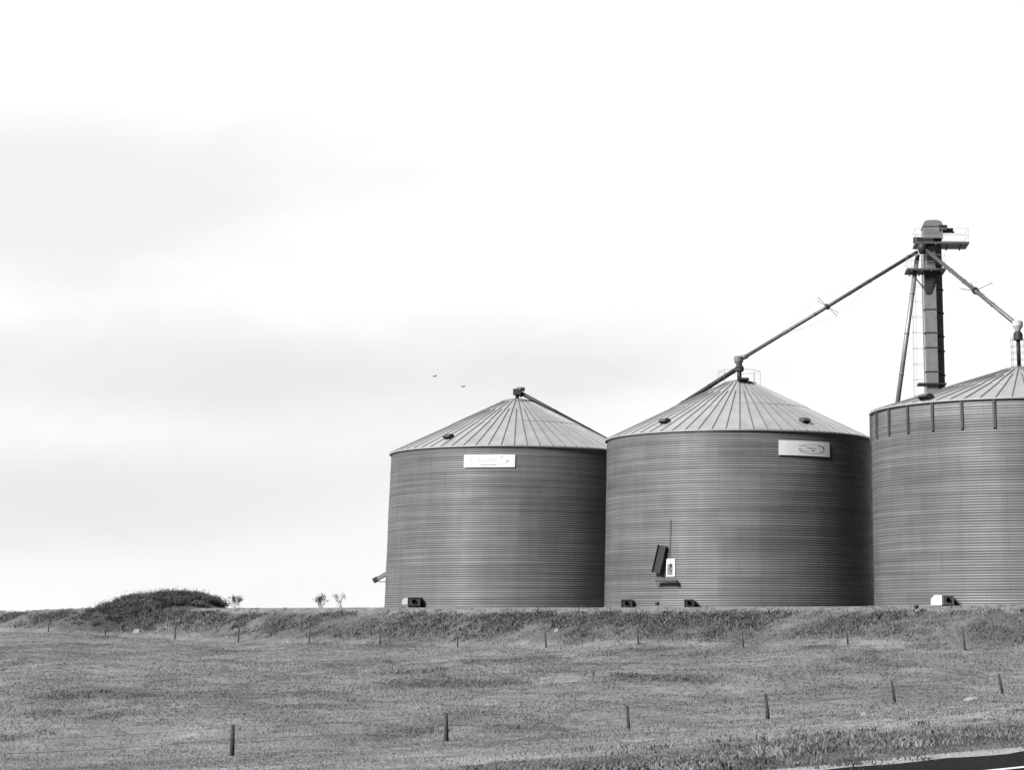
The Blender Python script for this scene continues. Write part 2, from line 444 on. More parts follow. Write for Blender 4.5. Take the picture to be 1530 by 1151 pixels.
for _ in range(500):
    a_ = (rng.uniform(-60, 1600) - CX) / F0; y = np.interp(a_, fAz, fY) + rng.uniform(7.0, 9.5)
    wx.append(a_ * y); wy.append(y); wt.append(rng.uniform(0.1, 0.22)); wh.append(rng.uniform(0.03, 0.12))
wx = np.array(wx); wy = np.array(wy); wt = np.array(wt); wh = np.array(wh)
weeds = blades('weeds', wx, wy, wt, wh, np.clip(wh * 0.28, 0.016, 0.07), 18, np.clip(wh * 1.2, 0.1, 0.42), 1.6, M_leaf)
tag(weeds, 'dark low weeds in patches over the field and along the bank below the bins', 'weeds')

# ------------------------------------------------------------------ brush on the crest
def leaf_cloud(name, P, tone, size, matl, parent=None):
    n = len(P)
    a = rng.normal(0, 1, (n, 3)); a /= np.linalg.norm(a, axis=1)[:, None]
    b = np.cross(a, rng.normal(0, 1, (n, 3))); b /= np.linalg.norm(b, axis=1)[:, None]
    s = (size * rng.uniform(0.5, 1.3, n))[:, None]
    v = np.stack([P - a * s, P + b * s * .5, P + a * s, P - b * s * .5], 1).astype(np.float32)
    me = bpy.data.meshes.new(name); me.vertices.add(n * 4); me.vertices.foreach_set('co', v.ravel())
    me.loops.add(n * 4); me.loops.foreach_set('vertex_index', np.arange(n * 4, dtype=np.int32))
    me.polygons.add(n); me.polygons.foreach_set('loop_start', np.arange(0, n * 4, 4, dtype=np.int32))
    me.update(calc_edges=True); set_tone(me, np.repeat(tone, 4))
    return link_mesh(name, me, matl, parent)

mc = at(258, 909, 157.0); base = Vector((mc.x, mc.y, gz(mc.x, mc.y)))
th = empty('brush_thicket', base, 'dark low brush thicket covering the hump of earth left of the bins', 'thicket')
P = []; T = []
for _ in range(360):
    u = rng.uniform(-1, 1); v = rng.uniform(-0.85, 0.4)
    if abs(u) ** 2.2 + v * v > 1: continue
    x = mc.x + u * (7.2 if u < 0 else 4.1); y = mc.y + v * 4.2; z = gz(x, y)
    r = rng.uniform(0.12, 0.55) * (1.1 - 0.4 * abs(u)); tt = rng.uniform(0.025, 0.14)
    k = int(120 * r / 0.3)
    q = rng.normal(0, 0.5, (k, 3)) * np.array([r * 1.3, r * 1.3, r * 0.75]); q[:, 2] = np.abs(q[:, 2])
    P.append(q + np.array([x, y, z + rng.uniform(0.0, 0.16)])); T.append(tt * rng.uniform(0.7, 1.3, k))
P = np.concatenate(P); T = np.concatenate(T)
leaf_cloud('foliage', P - np.array(base), T, np.full(len(P), 0.06), M_leaf, th)
k = 700
u = rng.uniform(-0.95, 1.0, k); v = rng.uniform(-0.8, 0.3, k); ok = np.abs(u) ** 2.2 + v * v < 0.95; u = u[ok]; v = v[ok]
X = mc.x + u * np.where(u < 0, 7.2, 4.1); Y = mc.y + v * 4.2
o = blades('dry_stalk', X, Y, np.full(len(X), 0.16), rng.uniform(0.3, 0.85, len(X)), np.full(len(X), 0.014), 2, np.full(len(X), .1), 0.45, M_grass, kind='stuff', parent=th)
co_ = np.empty(len(o.data.vertices) * 3, np.float32); o.data.vertices.foreach_get('co', co_)
co_ = co_.reshape(-1, 3) - np.array(base, np.float32); o.data.vertices.foreach_set('co', co_.ravel()); o.data.update()

def shrub(px, py, Y, hgt, wid, label, seed, leaves=350, tone=0.11):
    r = random.Random(seed)
    b = at(px, py, Y); b.z = gz(b.x, b.y)
    th = empty('shrub', b, label, 'shrub', 'small shrubs along the crest')
    mb = MB(); tips = []
    def grow(p, d, ln, rad, lev):
        q = p + d * ln
        mb.tube(p, q, rad, rad * .6, n=5); tips.append(q); tips.append((p + q) / 2)
        if lev == 0: return
        for _ in range(r.randint(2, 3)):
            nd = (d + Vector((r.uniform(-.9, .9), r.uniform(-.9, .9), r.uniform(-.15, .5)))).normalized()
            grow(q, nd, ln * r.uniform(.55, .85), rad * .6, lev - 1)
    for _ in range(4):
        grow(b + Vector((r.uniform(-.5, .5) * wid * .5, r.uniform(-.2, .2), -0.05)), Vector((r.uniform(-.5, .5), r.uniform(-.4, .4), 1)).normalized(), hgt * .42, 0.022, 3)
    mb.build('stem', M_bark, th)
    tp = np.array([tuple(t) for t in tips]); sel = tp[rng.integers(0, len(tp), leaves)] + rng.normal(0, 0.09, (leaves, 3))
    leaf_cloud('foliage', sel - np.array(b), tone * rng.uniform(.6, 1.4, leaves), np.full(leaves, 0.05), M_leaf, th)
shrub(352, 909, 156, 0.95, 1.6, 'low pale scrubby shrub at the right foot of the brushy hump', 4, 650, 0.14)
shrub(479, 908, 146, 0.85, 1.0, 'leafier of the two small bushes on the skyline between hump and left bin', 5, 600, 0.13)
shrub(508, 908, 146, 1.05, 1.1, 'twiggy, taller and barer of the two small bushes on the skyline left of the bins', 9, 120, 0.15)

# ------------------------------------------------------------------ grain bins
def corr_wall(c, R, z0, z1, pitch=0.155, amp=0.0135, seg=192, sub=6, seed=0):
    nring = int((z1 - z0) / pitch * sub) + 1
    z = np.linspace(z0, z1, nring); r = R + amp * np.sin((z - z0) / pitch * 2 * PI)
    a = np.linspace(0, 2 * PI, seg + 1)
    AA, ZZ = np.meshgrid(a, z); RR = np.repeat(r[:, None], seg + 1, 1)
    RR = RR + 0.05 * (fbm(np.cos(AA) * R * 0.45 + 50 + seed * 9, np.sin(AA) * R * 0.45 + ZZ * 0.5 + 50, 13 + seed, 3) - 0.5)
    me = grid_mesh('wall', np.cos(AA) * RR, np.sin(AA) * RR, ZZ - c.z)
    uvl = me.uv_layers.new(name='UVMap')
    vi = np.empty(len(me.loops), np.int32); me.loops.foreach_get('vertex_index', vi)
    U = np.stack([(AA * R).ravel()[vi] + seed * 37.3, (ZZ - z0).ravel()[vi] + seed * 11.2], 1).astype(np.float32)
    uvl.data.foreach_set('uv', U.ravel())
    return me

def polar(c, th, r, z):
    """point on a bin: th = degrees to the right of the side that faces the camera"""
    a = math.atan2(-c.y, -c.x) + math.radians(th)
    return Vector((c.x + math.cos(a) * r, c.y + math.sin(a) * r, z))
def frame(c, th):
    a = math.atan2(-c.y, -c.x) + math.radians(th)
    return Vector((-math.sin(a), math.cos(a), 0)), Vector((math.cos(a), math.sin(a), 0)), Vector((0, 0, 1))   # right, outward, up

def roof_h(R, ze, rc, zc, r): return ze + (zc - ze) * (R - r) / (R - rc)

def make_bin(c, R, ze, rc, zc, label, seed, ext_=0.0, np_=64):
    t = empty('grain_bin', c, label, 'grain bin', 'corrugated steel grain bins in a row')
    zw = ze - ext_
    w = link_mesh('wall', corr_wall(c, R, c.z - 0.3, zw, seed=seed), M_wall, t)
    if ext_:
        me = corr_wall(c, R - 0.012, zw, ze, seed=seed + 3); o = link_mesh('wall_extension', me, M_wallnew, t)
        o['label'] = 'paler newer ring of sheets around the top of the wall'
    # roof: ribbed cone in two tiers
    mb = MB(); rb = MB()
    over = R + 0.14
    def zr(r): return roof_h(R, ze, rc, zc, r) + 0.05
    tiers = [(over, R * 0.52, 0.0), (R * 0.535, rc, 0.035)]
    for r0, r1, dz in tiers:
        vs = []; fs = []
        for i in range(np_ * 2):
            a = 2 * PI * i / (np_ * 2)
            ca, sa = math.cos(a), math.sin(a)
            sag = -0.012 if i % 2 else 0.0
            for r in (r0, r1): vs.append((c.x + ca * r, c.y + sa * r, zr(r) + dz + sag))
        n2 = np_ * 2
        for i in range(n2): fs.append((2 * i, 2 * ((i + 1) % n2), 2 * ((i + 1) % n2) + 1, 2 * i + 1))
        mb.add(vs, fs)
        # turned-down lip at the lower edge
        vs = []
        for i in range(n2):
            a = 2 * PI * i / n2
            vs += [(c.x + math.cos(a) * r0, c.y + math.sin(a) * r0, zr(r0) + dz - 0.002), (c.x + math.cos(a) * (r0 - 0.005), c.y + math.sin(a) * (r0 - 0.005), zr(r0) + dz - (0.09 if r0 > R else 0.045))]
        mb.add(vs, [(2 * i, 2 * i + 1, 2 * ((i + 1) % n2) + 1, 2 * ((i + 1) % n2)) for i in range(n2)])
    for i in range(np_):
        a = 2 * PI * i / np_; ca, sa = math.cos(a), math.sin(a); ux, uy = -sa, ca
        for r0, r1, dz in tiers:
            if i % 2 and r0 < R * .6: r1 = rc + (r0 - rc) * 0.45
            vs = []
            for r in (r0 + 0.01, r1):
                wd = 0.038; hh = 0.055
                for sgn, h in ((-1.3, 0), (-.6, hh), (.6, hh), (1.3, 0)):
                    vs.append((c.x + ca * r + ux * wd * sgn, c.y + sa * r + uy * wd * sgn, zr(r) + dz + h - 0.004))
            rb.add(vs, [(0, 4, 5, 1), (1, 5, 6, 2), (2, 6, 7, 3), (0, 1, 2, 3)])
    roof = mb.build('roof', M_roof, t)
    rb.build('roof_seam', M_rib, roof)
    e = MB()                                   # eave angle under the overhang
    e.lathe((c.x, c.y, 0), [(R + 0.035, ze - 0.12), (R + 0.10, ze - 0.12), (R + 0.10, ze + 0.0), (R + 0.035, ze + 0.0)], 128, False)
    e.build('eave_ring', M_trim, t)
    b = MB()                                   # base angle
    b.lathe((c.x, c.y, 0), [(R + 0.04, c.z - .2), (R + 0.07, c.z - .2), (R + 0.07, c.z + 0.14), (R + 0.03, c.z + 0.14)], 128, False)
    b.build('base_ring', M_steel, t)
    # centre cap
    cp = MB()
    cp.lathe((c.x, c.y, zc), [(rc + 0.1, 0.02), (rc + 0.1, 0.13), (rc * 0.8, 0.24), (rc * 0.35, 0.34), (0.02, 0.36)], 32, False)
    cp.build('peak_cap', M_steel, roof)
    return t, roof, zr

def roof_vent(c, th, r, zr, roof, slope, sc=1.0):
    rt, out, up = frame(c, th)
    dn = (out * math.cos(slope) - up * math.sin(slope)); nm = (out * math.sin(slope) + up * math.cos(slope))
    p = polar(c, th, r, zr(r))
    mb = MB()
    w, l = 0.42 * sc, 0.5 * sc
    # gooseneck hood: curved shell open at its lower side
    prof = [(-l, 0.0), (-l * .75, .3 * sc), (-l * .2, .46 * sc), (l * .5, .46 * sc), (l, .36 * sc)]
    vs = []
    for s in (-1, 1):
        for d, h in prof: vs.append(p + rt * (w * s) + dn * d + nm * h)
    k = len(prof)
    fs = [(i, i + 1, k + i + 1, k + i) for i in range(k - 1)]
    mb.add(vs, fs)
    for s in (-1, 1):
        mb.add([p + rt * (w * s) + dn * d + nm * h for d, h in prof] + [p + rt * (w * s) + dn * (l * .4)], [(0, 1, 2, 3, 5), (5, 3, 4)])
    v = mb.build('roof_vent', M_vent, roof)
    m2 = MB(); m2.obox(p + dn * (l * .38) + nm * .16 * sc, (rt, dn, nm), (w * .94, .02, .18 * sc)); m2.build('vent_opening', M_black, v)

R0 = 140.0 * 202 / F0
c2 = at(1105, 909, 140.0); D1 = 149.2; c1 = at(764, 909, D1); c3 = at(1536, 909, 140.0 * 202 / 229)
ZB = 0.66
for c in (c1, c2, c3): c.z = ZB
R1 = D1 * 187 / F0
def RB(c): return R1 if c is c1 else R0
E2 = at(1107, 641, c2.y - R0).z
E3 = at(1524, 593, c3.y - R0).z
RC0 = 1.15
Z2 = at(1110, 573, c2.y).z - 0.13
SL = math.atan2(Z2 - E2, R0 - RC0)
E1 = at(768, 665, c1.y - R1).z; Z1 = E1 + (Z2 - E2) * R1 / R0
Z3 = at(1524, 553.5, c3.y).z - 0.13
bin1, roof1, zr1 = make_bin(c1, R1, E1, RC0, Z1, 'left grain bin of the row with white sign above centre', 1)
bin2, roof2, zr2 = make_bin(c2, R0, E2, RC0, Z2, 'middle grain bin with open dark hatch cover and small white door in its wall', 2)
bin3, roof3, zr3 = make_bin(c3, R0, E3, RC0, Z3, 'tallest grain bin at the right edge with upright stiffeners around its top', 3, ext_=at(1524, 593, c3.y - R0).z - at(1524, 621, c3.y - R0).z)
print('bins', c1, c2, c3, R0, E2, E3, Z2, math.degrees(SL))

for i in range(30):
    th = -9.4 + 12 * i
    ax = frame(c3, th); mb = MB()
    mb.obox(polar(c3, th, R0 + 0.07, E3 - 0.95), ax, (0.09, 0.035, 0.80))
    mb.obox(polar(c3, th, R0 + 0.125, E3 - 0.95), ax, (0.03, 0.018, 0.80))
    mb.build('stiffener', M_stiff, bin3)

def px_th(c, px, py):
    """angle on the bin for a pixel of its visible side"""
    best = None
    for k in np.arange(-88, 88, .05):
        k = float(k); p = polar(c, k, RB(c), 0)
        d = at(px, py, p.y); e = abs(d.x - p.x)
        if best is None or e < best[0]: best = (e, k, d.z)
    return best[1], best[2]

def rth(c, px, py, r):
    """angle on the roof circle r for a pixel"""
    best = None
    for k in np.arange(-90, 90, .25):
        k = float(k); p = polar(c, k, r, 0)
        d = at(px, py, p.y); e = abs(d.x - p.x) + (1e3 if False else 0)
        if best is None or e < best[0]: best = (e, k)
    return best[1]

roof_vent(c1, rth(c1, 671, 652, R1 * .86), R1 * .86, zr1, roof1, SL, .68)
roof_vent(c2, rth(c2, 994, 629, R0 * .86), R0 * .86, zr2, roof2, SL, .68)
roof_vent(c2, rth(c2, 1202, 630, R0 * .86), R0 * .86, zr2, roof2, SL, .68)
roof_vent(c3, rth(c3, 1381, 597, R0 * .985), R0 * .965, zr3, roof3, math.atan2(Z3 - E3, R0 - RC0), .8)
# flat inspection hatch on bin 2's roof near the peak collar
mb = MB(); p = polar(c2, 12, RC0 + .1, Z2 + .28); mb.box(p, (0.42, 0.35, 0.07)); mb.build('peak_hatch', M_black, roof2)

# signs: plates bent to the wall
def sign(c, th0, z0, w, h, label, marks):
    rad = RB(c) + 0.09; n = 16
    root = empty('sign', polar(c, th0, rad, z0 - h / 2), label, 'sign')
    def plate(u0, u1, v0, v1, r, t, k):
        vs = []
        for i in range(k + 1):
            u = u0 + (u1 - u0) * i / k
            th = th0 + math.degrees(u / rad)
            for rr, v in ((r, v0), (r, v1), (r - t, v1), (r - t, v0)): vs.append(polar(c, th, rr, z0 + v))
        fs = [(0, 1, 2, 3), (4 * k + 3, 4 * k + 2, 4 * k + 1, 4 * k)]
        for i in range(k):
            b = 4 * i
            for j in range(4): fs.append((b + j, b + 4 + j, b + 4 + (j + 1) % 4, b + (j + 1) % 4))
        return vs, fs
    mb = MB(); mb.add(*plate(-w / 2, w / 2, -h / 2, h / 2, rad, 0.025, n)); mb.build('board', M_white, root)
    for name, mt, lst in marks:
        m = MB()
        for u0, u1, v0, v1 in lst: m.add(*plate(u0 * w / 2, u1 * w / 2, v0 * h / 2, v1 * h / 2, rad + 0.004, 0.0035, 4))
        m.build(name, mt, root)
    for s in (-1, 1):
        m = MB(); th = th0 + math.degrees(s * (w / 2 - .15) / rad); m.obox(polar(c, th, RB(c) + 0.045, z0), frame(c, th), (0.03, 0.022, h * .4)); m.build('bracket', M_steel, root)

def ring_marks(cu, cv, ru, rv, a0, a1, k, tu=0.02, tv=0.06):
    out = []
    for i in range(k):
        a = math.radians(a0 + (a1 - a0) * i / (k - 1))
        u = cu + math.cos(a) * ru; v = cv + math.sin(a) * rv
        out.append((u - tu, u + tu, v - tv, v + tv))
    return out
th, zc_ = px_th(c1, 731, 689); 
sign(c1, th, zc_, 3.72, 0.9, 'white sign with faint oval print high on the left bin', [
    ('faded_lettering', M_mark, [(-.38, .22, -.08, .0), (-.4, -.36, -.12, .1), (-.72, -.66, -.1, .1), (.68, .76, -.12, .06), (-.35, .3, .3, .35)]),
    ('faded_emblem', M_mark, [(-.62, -.42, .5, .58), (.42, .55, .5, .6), (-.35, .3, -.72, -.6)] + ring_marks(0.02, -.05, .7, .58, 195, 345, 12))])
th, zc_ = px_th(c2, 1203, 670.5)
sign(c2, th, zc_, 3.95, 0.98, 'white sign with worn oval emblem high on the middle bin', [
    ('faded_lettering', M_mark, [(-.3, .05, .28, .34), (.1, .42, -.02, .04), (-.3, -.12, -.12, -.04), (.2, .36, -.32, -.2), (-.25, .1, -.35, -.3), (.0, .3, .12, .17)]),
    ('faded_emblem', M_mark, ring_marks(0.25, -.05, .52, .62, 200, 330, 16) + ring_marks(0.25, -.05, .52, .62, 30, 150, 12, .025, .03)),
    ('dark_wing', M_mark2, [(.48, .6, .42, .52), (.6, .68, .25, .38), (.68, .75, .05, .32), (.72, .76, -.2, .05), (.58, .76, -.4, -.34)])])

# hatch cover, door and step on the middle bin
th, z = px_th(c2, 1003, 849); rt, out, up = frame(c2, th)
def wp(px, py, off): 
    t_, z_ = px_th(c2, px, py); return polar(c2, t_, R0 + off, z_)
d = MB(); pc = wp(1003, 849, 0.05); hw = 15 / 2 / F0 * 131; hh = 26 / 2 / F0 * 131
d.obox(pc + up * (hh * .7), (rt, out, up), (hw, .04, hh * .3)); d.obox(pc - up * (hh * .93), (rt, out, up), (hw, .04, hh * .07))
d.obox(pc - rt * hw * .88 - up * hh * .23, (rt, out, up), (hw * .12, .04, hh * .63)); d.obox(pc + rt * hw * .75 - up * hh * .23, (rt, out, up), (hw * .25, .04, hh * .63))
door = d.build('door_frame', M_white, bin2)
d = MB(); d.obox(pc - out * .02 - rt * hw * .13 - up * hh * .23, (rt, out, up), (hw * .63, .02, hh * .63)); d.build('door_panel', M_steel, door)
d = MB(); d.obox(pc + out * .035 + up * hh * .3, (rt, out, up), (hw * .16, .025, hh * .22)); d.tube(pc + out * .03 - up * hh * .1 - rt * hw * .3, pc + out * .03 - up * hh * .5 + rt * hw * .3, .025, n=5); d.build('door_latch', M_dark, door)
p0 = wp(985.5, 857, .35); p1 = wp(992.5, 816, .16)
ax = (p1 - p0).normalized(); sd = rt; nn = sd.cross(ax).normalized(); sd = ax.cross(nn).normalized()
d = MB(); d.obox((p0 + p1) / 2, (sd, ax, nn), (0.30, (p1 - p0).length / 2, 0.03))
d.obox((p0 + p1) / 2 + sd * .31, (sd, ax, nn), (0.025, (p1 - p0).length / 2, 0.14)); d.obox((p0 + p1) / 2 - sd * .31, (sd, ax, nn), (0.025, (p1 - p0).length / 2, 0.14))
o = d.build('unloading_chute', M_black, bin2); o['label'] = 'dark tilted unloading chute beside the white door'
d = MB(); q0 = wp(985, 869, .34); q1 = wp(1015, 869, .34)
d.obox((q0 + q1) / 2, (rt, out, up), ((q1 - q0).length / 2, .15, .05))
for q in (q0, q1): d.tube(q - out * .02, q - out * .28 - up * .4, .02, n=5)
d.build('step', M_dark, bin2)
d = MB(); d.tube(wp(1003, 776, .1), wp(1001, 834, .1), .022, n=5)
d.build('chute_rod', M_trim, bin2)

# spout hood on the left side of the left bin
hp = at(580, 856.5, c1.y - 1.5); h0 = at(561.5, 867, c1.y - 1.5)
d = MB(); ax = (h0 - hp); L_ = ax.length; ax.normalize(); sd = Vector((0, 1, 0)); nn = ax.cross(sd).normalized()
a0_ = hp - ax * .3
d.obox((a0_ + h0) / 2 , (ax, sd, nn), ((h0 - a0_).length / 2, .28, .03)); 
for s in (-1, 1): d.obox((a0_ + h0) / 2 + sd * (.29 * s) - nn * 0.0, (ax, sd, nn), ((h0 - a0_).length / 2, .012, .13))
hood = d.build('chute_hood', M_steel, bin1)
d = MB(); d.obox(h0, (ax, sd, nn), (.17, .31, .17)); d.build('hood_end', M_dark, hood)
d = MB(); q = at(566, 870, c1.y - 1.5); d.tube(q, at(580, 870, c1.y - 1.5) + Vector((.3, 0, 0)), .025, n=5); d.build('hood_strut', M_trim, hood)

# ------------------------------------------------------------------ fans at the foot of the bins
def fan(c, px, py, wpx, hpx, label, duct=None, ductmat=None, opening=True, fm=None):
    th, z = px_th(c, px, py); rt, out, up = frame(c, th)
    Y = polar(c, th, RB(c), 0).y - 0.66
    w = wpx / F0 * Y / 2; h = hpx / F0 * Y / 2
    p = at(px, py, Y)
    b = p - Vector((0, 0, h)); b.z = gz(b.x, b.y)
    root = empty('aeration_fan', b, label, 'aeration fan', 'aeration fans at the foot of the bins')
    rt = Vector((1, 0, 0)); out = Vector((0, -1, 0))
    m = MB()
    dd = .42
    t = .03
    m.obox(p + up * (h - t), (rt, out, up), (w, dd, t)); m.obox(p - up * (h - t), (rt, out, up), (w, dd, t))
    m.obox(p - rt * (w - t), (rt, out, up), (t, dd, h - 2 * t)); m.obox(p + rt * (w - t), (rt, out, up), (t, dd, h - 2 * t))
    ir = min(w, h) * .62; n = 24                                # face plate with a round hole
    vs = []; fs = []
    for i in range(n):
        a = 2 * PI * i / n; ca, sa = math.cos(a), math.sin(a); k = 1 / max(abs(ca), abs(sa))
        fp = p + out * (dd - .05)
        vs += [fp + rt * ca * ir * .9 + up * (sa * ir * .9), fp + rt * ca * k * (w - .035) + up * (sa * k * (h - .035))]
    fs = [(2 * i, 2 * i + 1, 2 * ((i + 1) % n) + 1, 2 * ((i + 1) % n)) for i in range(n)]
    m.add(vs, fs)
    hs = m.build('housing', fm or M_dark, root)
    m = MB(); fp = p + out * (dd - .06)
    vs = []
    for i in range(n):
        a = 2 * PI * i / n
        for r, o_ in ((ir, 0.02), (ir, .09), (ir * .86, .09), (ir * .8, -.15)):
            vs.append(fp + rt * math.cos(a) * r + up * math.sin(a) * r + out * o_)
    m.add(vs, [(4 * i + j, 4 * ((i + 1) % n) + j, 4 * ((i + 1) % n) + j + 1, 4 * i + j + 1) for i in range(n) for j in range(3)])
    m.build('inlet_ring', M_black, hs)
    m = MB()
    for k in range(6):
        a = k * PI / 3; e = rt * math.cos(a) + up * math.sin(a); e2 = (up * math.cos(a) - rt * math.sin(a) + out * .7).normalized()
        m.obox(fp - out * .2 + e * ir * .42, (e, e2, e.cross(e2)), (ir * .4, ir * .2, .008))
    m.tube(fp - out * .28, fp - out * .12, ir * .2, n=10)
    m.build('fan_blades', M_black, hs)
    m = MB(); m.obox(p - out * (dd + .02), (rt, out, up), (w * .97, .015, h * .97)); m.build('back_plate', M_black, hs)
    m = MB()
    for s in (-1, 1): m.obox(Vector((p.x + s * w * .8, p.y, (p.z - h + b.z) / 2 - .06)), (rt, out, up), (.05, dd * .9, max(.03, (p.z - h - b.z) / 2 + .06)))
    m.build('foot', M_dark, root)
    if duct:
        dx, dw, dh, dy = [q / F0 * Y for q in duct]
        q = Vector((p.x + dx, p.y + .15, p.z + dy))
        m = MB(); vs = []
        for s in (-1, 1):
            vs += [q + out * .35 * s + rt * -dw / 2 - up * dh / 2, q + out * .35 * s + rt * dw / 2 - up * dh / 2,
                   q + out * .35 * s + rt * dw / 2 + up * dh / 2, q + out * .35 * s - rt * dw / 2 * .25 + up * dh / 2, q + out * .35 * s - rt * dw / 2 + up * dh * .1]
        m.add(vs, [(4, 3, 2, 1, 0), (5, 6, 7, 8, 9)] + [(i, (i + 1) % 5, 5 + (i + 1) % 5, 5 + i) for i in range(5)])
        m.build('transition_duct', ductmat, root)
fan(c1, 620, 899.5, 19, 12, 'boxy black fan with a grey duct at the foot of the left bin', (-14.5, 9, 9.5, .5), M_pale)
fan(c2, 937, 902, 17, 10.5, 'black fan at the foot of the middle bin, nearest the left bin', None)
fan(c2, 1030, 902, 15, 11, 'black square fan at the foot of the middle bin below its door', None)
fan(c3, 1416, 897.5, 16, 13, 'dark fan with a bright white duct at the foot of the right bin', (-16.5, 15, 15, 0), M_white, fm=M_trim)

def stub(px, py, Y, h, label):
    b = at(px, py, Y); b.z = gz(b.x, b.y)
    root = empty('standpipe', b, label, 'standpipe')
    m = MB(); m.tube(b - Vector((0, 0, .1)), b + Vector((0, 0, h)), .05, n=8); m.build('pipe', M_steel, root)
    m = MB(); m.tube(b + Vector((0, 0, h)), b + Vector((0, 0, h + .18)), .13, n=10); m.build('cap', M_dark, root)
stub(1369, 905, c3.y - R0 - .9, .28, 'short dark capped standpipe left of the fan with the white duct')
stub(982, 908, c2.y - R0 - .9, .2, 'short dark capped standpipe between the two fans of the middle bin')

# ------------------------------------------------------------------ bucket elevator tower
TY = 142.0
tb = at(1409, 909, TY); tb.z = 0.6
TX = tb.x
el = empty('bucket_elevator', tb, 'tall steel bucket elevator tower with platforms rising behind the bins', 'elevator tower')
def tz(py, px=1395): return at(px, py, TY).z
def txx(px, py): return at(px, py, TY).x
ztop = tz(358)
xl0 = txx(1380.5, 420); xl1 = txx(1397.5, 420); xr1 = txx(1408.5, 420)
m = MB(); m.box(((xl0 + xl1) / 2, TY, (ztop + .6) / 2), ((xl1 - xl0) / 2, .42, (ztop - .6) / 2)); m.build('trunk', M_steel, el)
m = MB(); m.box(((xl1 + xr1) / 2 + .03, TY + .75, (ztop + .6) / 2), ((xr1 - xl1) / 2 - .02, .42, (ztop - .6) / 2)); o = m.build('trunk', M_steel, el); o['label'] = 'darker return leg on the right side'
for py in (428, 463, 498, 520, 556):
    m = MB(); z = tz(py); m.box(((xl0 + xl1) / 2, TY, z), ((xl1 - xl0) / 2 + .06, .48, .035)); m.build('collar', M_trim, el)
    z = tz(py + 4); m = MB(); m.box(((xl1 + xr1) / 2 + .03, TY + .75, z), ((xr1 - xl1) / 2 + .05, .48, .035)); m.build('collar', M_dark, el)
zz = tz(575)
m = MB(); m.box((txx(1392, 575), TY, zz), (txx(1413, 575) - txx(1392, 575), .7, .06)); m.build('platform', M_dark, el)
# head housing with round hood
hx0 = txx(1378.5, 345); hx1 = txx(1407.5, 345); zc0 = tz(358); zc1 = tz(340)
m = MB(); n = 14; hw = (hx1 - hx0) / 2; hxm = (hx0 + hx1) / 2; rise = tz(331) - zc1
prof = [(hxm - hw, zc0), (hxm + hw, zc0)] + [(hxm + hw * (1 if a == 0 else math.copysign(abs(math.cos(a)) ** .55, math.cos(a))), zc1 + rise * math.sin(a) ** .7) for a in [PI * i / n for i in range(n + 1)]]
k = len(prof); vs = [(x, TY - .65, z) for x, z in prof] + [(x, TY + 1.0, z) for x, z in prof]
m.add(vs, [tuple(range(k)), tuple(range(2 * k - 1, k - 1, -1))] + [(i, k + i, k + (i + 1) % k, (i + 1) % k) for i in range(k)])
head = m.build('head_housing', M_steel, el)
m = MB(); m.box((hxm, TY + .17, zc1 - .02), (hw + .05, .86, .035)); m.build('housing_flange', M_trim, head)
m = MB(); m.box((txx(1384, 360), TY - .1, tz(363)), (.42, .5, .3)); m.build('throat', M_dark, head)
# motor on the right
m = MB(); y = TY - .4; zz = tz(345); m.tube((txx(1405, 345), y, zz), (txx(1423, 345), y, zz - .02), .17, n=12); m.box((txx(1408, 342), y, tz(343)), (.3, .3, .22)); m.box((txx(1415, 348), y, tz(348.5)), (.5, .22, .03)); m.build('drive_motor', M_black, el)
def rail(x0, x1, y0, y1, z, h, parent, r=.013):
    m = MB(); P = [(x0, y0), (x1, y0), (x1, y1), (x0, y1)]
    for i in range(4):
        a = P[i]; b = P[(i + 1) % 4]
        for hh in (h, h * .5): m.tube((a[0], a[1], z + hh), (b[0], b[1], z + hh), r, n=4)
        k = max(1, int(math.hypot(b[0] - a[0], b[1] - a[1]) / 1.3))
        for j in range(k): q = (a[0] + (b[0] - a[0]) * j / k, a[1] + (b[1] - a[1]) * j / k); m.tube((q[0], q[1], z), (q[0], q[1], z + h), r, n=4)
    m.build('railing', M_pale, parent)
def plat(px0, px1, py, y0, y1, th):
    m = MB(); z = tz(py); x0 = txx(px0, py); x1 = txx(px1, py)
    m.box(((x0 + x1) / 2, (y0 + y1) / 2, z), ((x1 - x0) / 2, (y1 - y0) / 2, th))
    for j in range(4):
        q = x0 + (x1 - x0) * (j + .5) / 4; m.box((q, (y0 + y1) / 2, z - th - .06), (.04, (y1 - y0) / 2, .055))
    o = m.build('platform', M_trim, el); rail(x0 + .04, x1 - .04, y0 + .04, y1 - .04, z + th, 1.0, o); return o
plat(1366, 1446, 366, TY - 1.0, TY + 1.4, .07)
plat(1353, 1411, 406, TY - 1.2, TY + 1.0, .07)
m = MB(); m.obox((txx(1370, 360), TY - .3, tz(360)), ((1, 0, 0), (0, 1, 0), (0, 0, 1)), (.28, .35, .17)); m.build('control_box', M_dark, el)
for x0p, x1p, yp0, yp1 in ((1386, 1360, 440, 409),):       # knee brace beneath the lower platform
    m = MB(); m.tube((txx(x0p, yp0), TY - .5, tz(yp0)), (txx(x1p, yp1), TY - .5, tz(yp1)), .05, n=5); m.build('brace', M_dark, el)
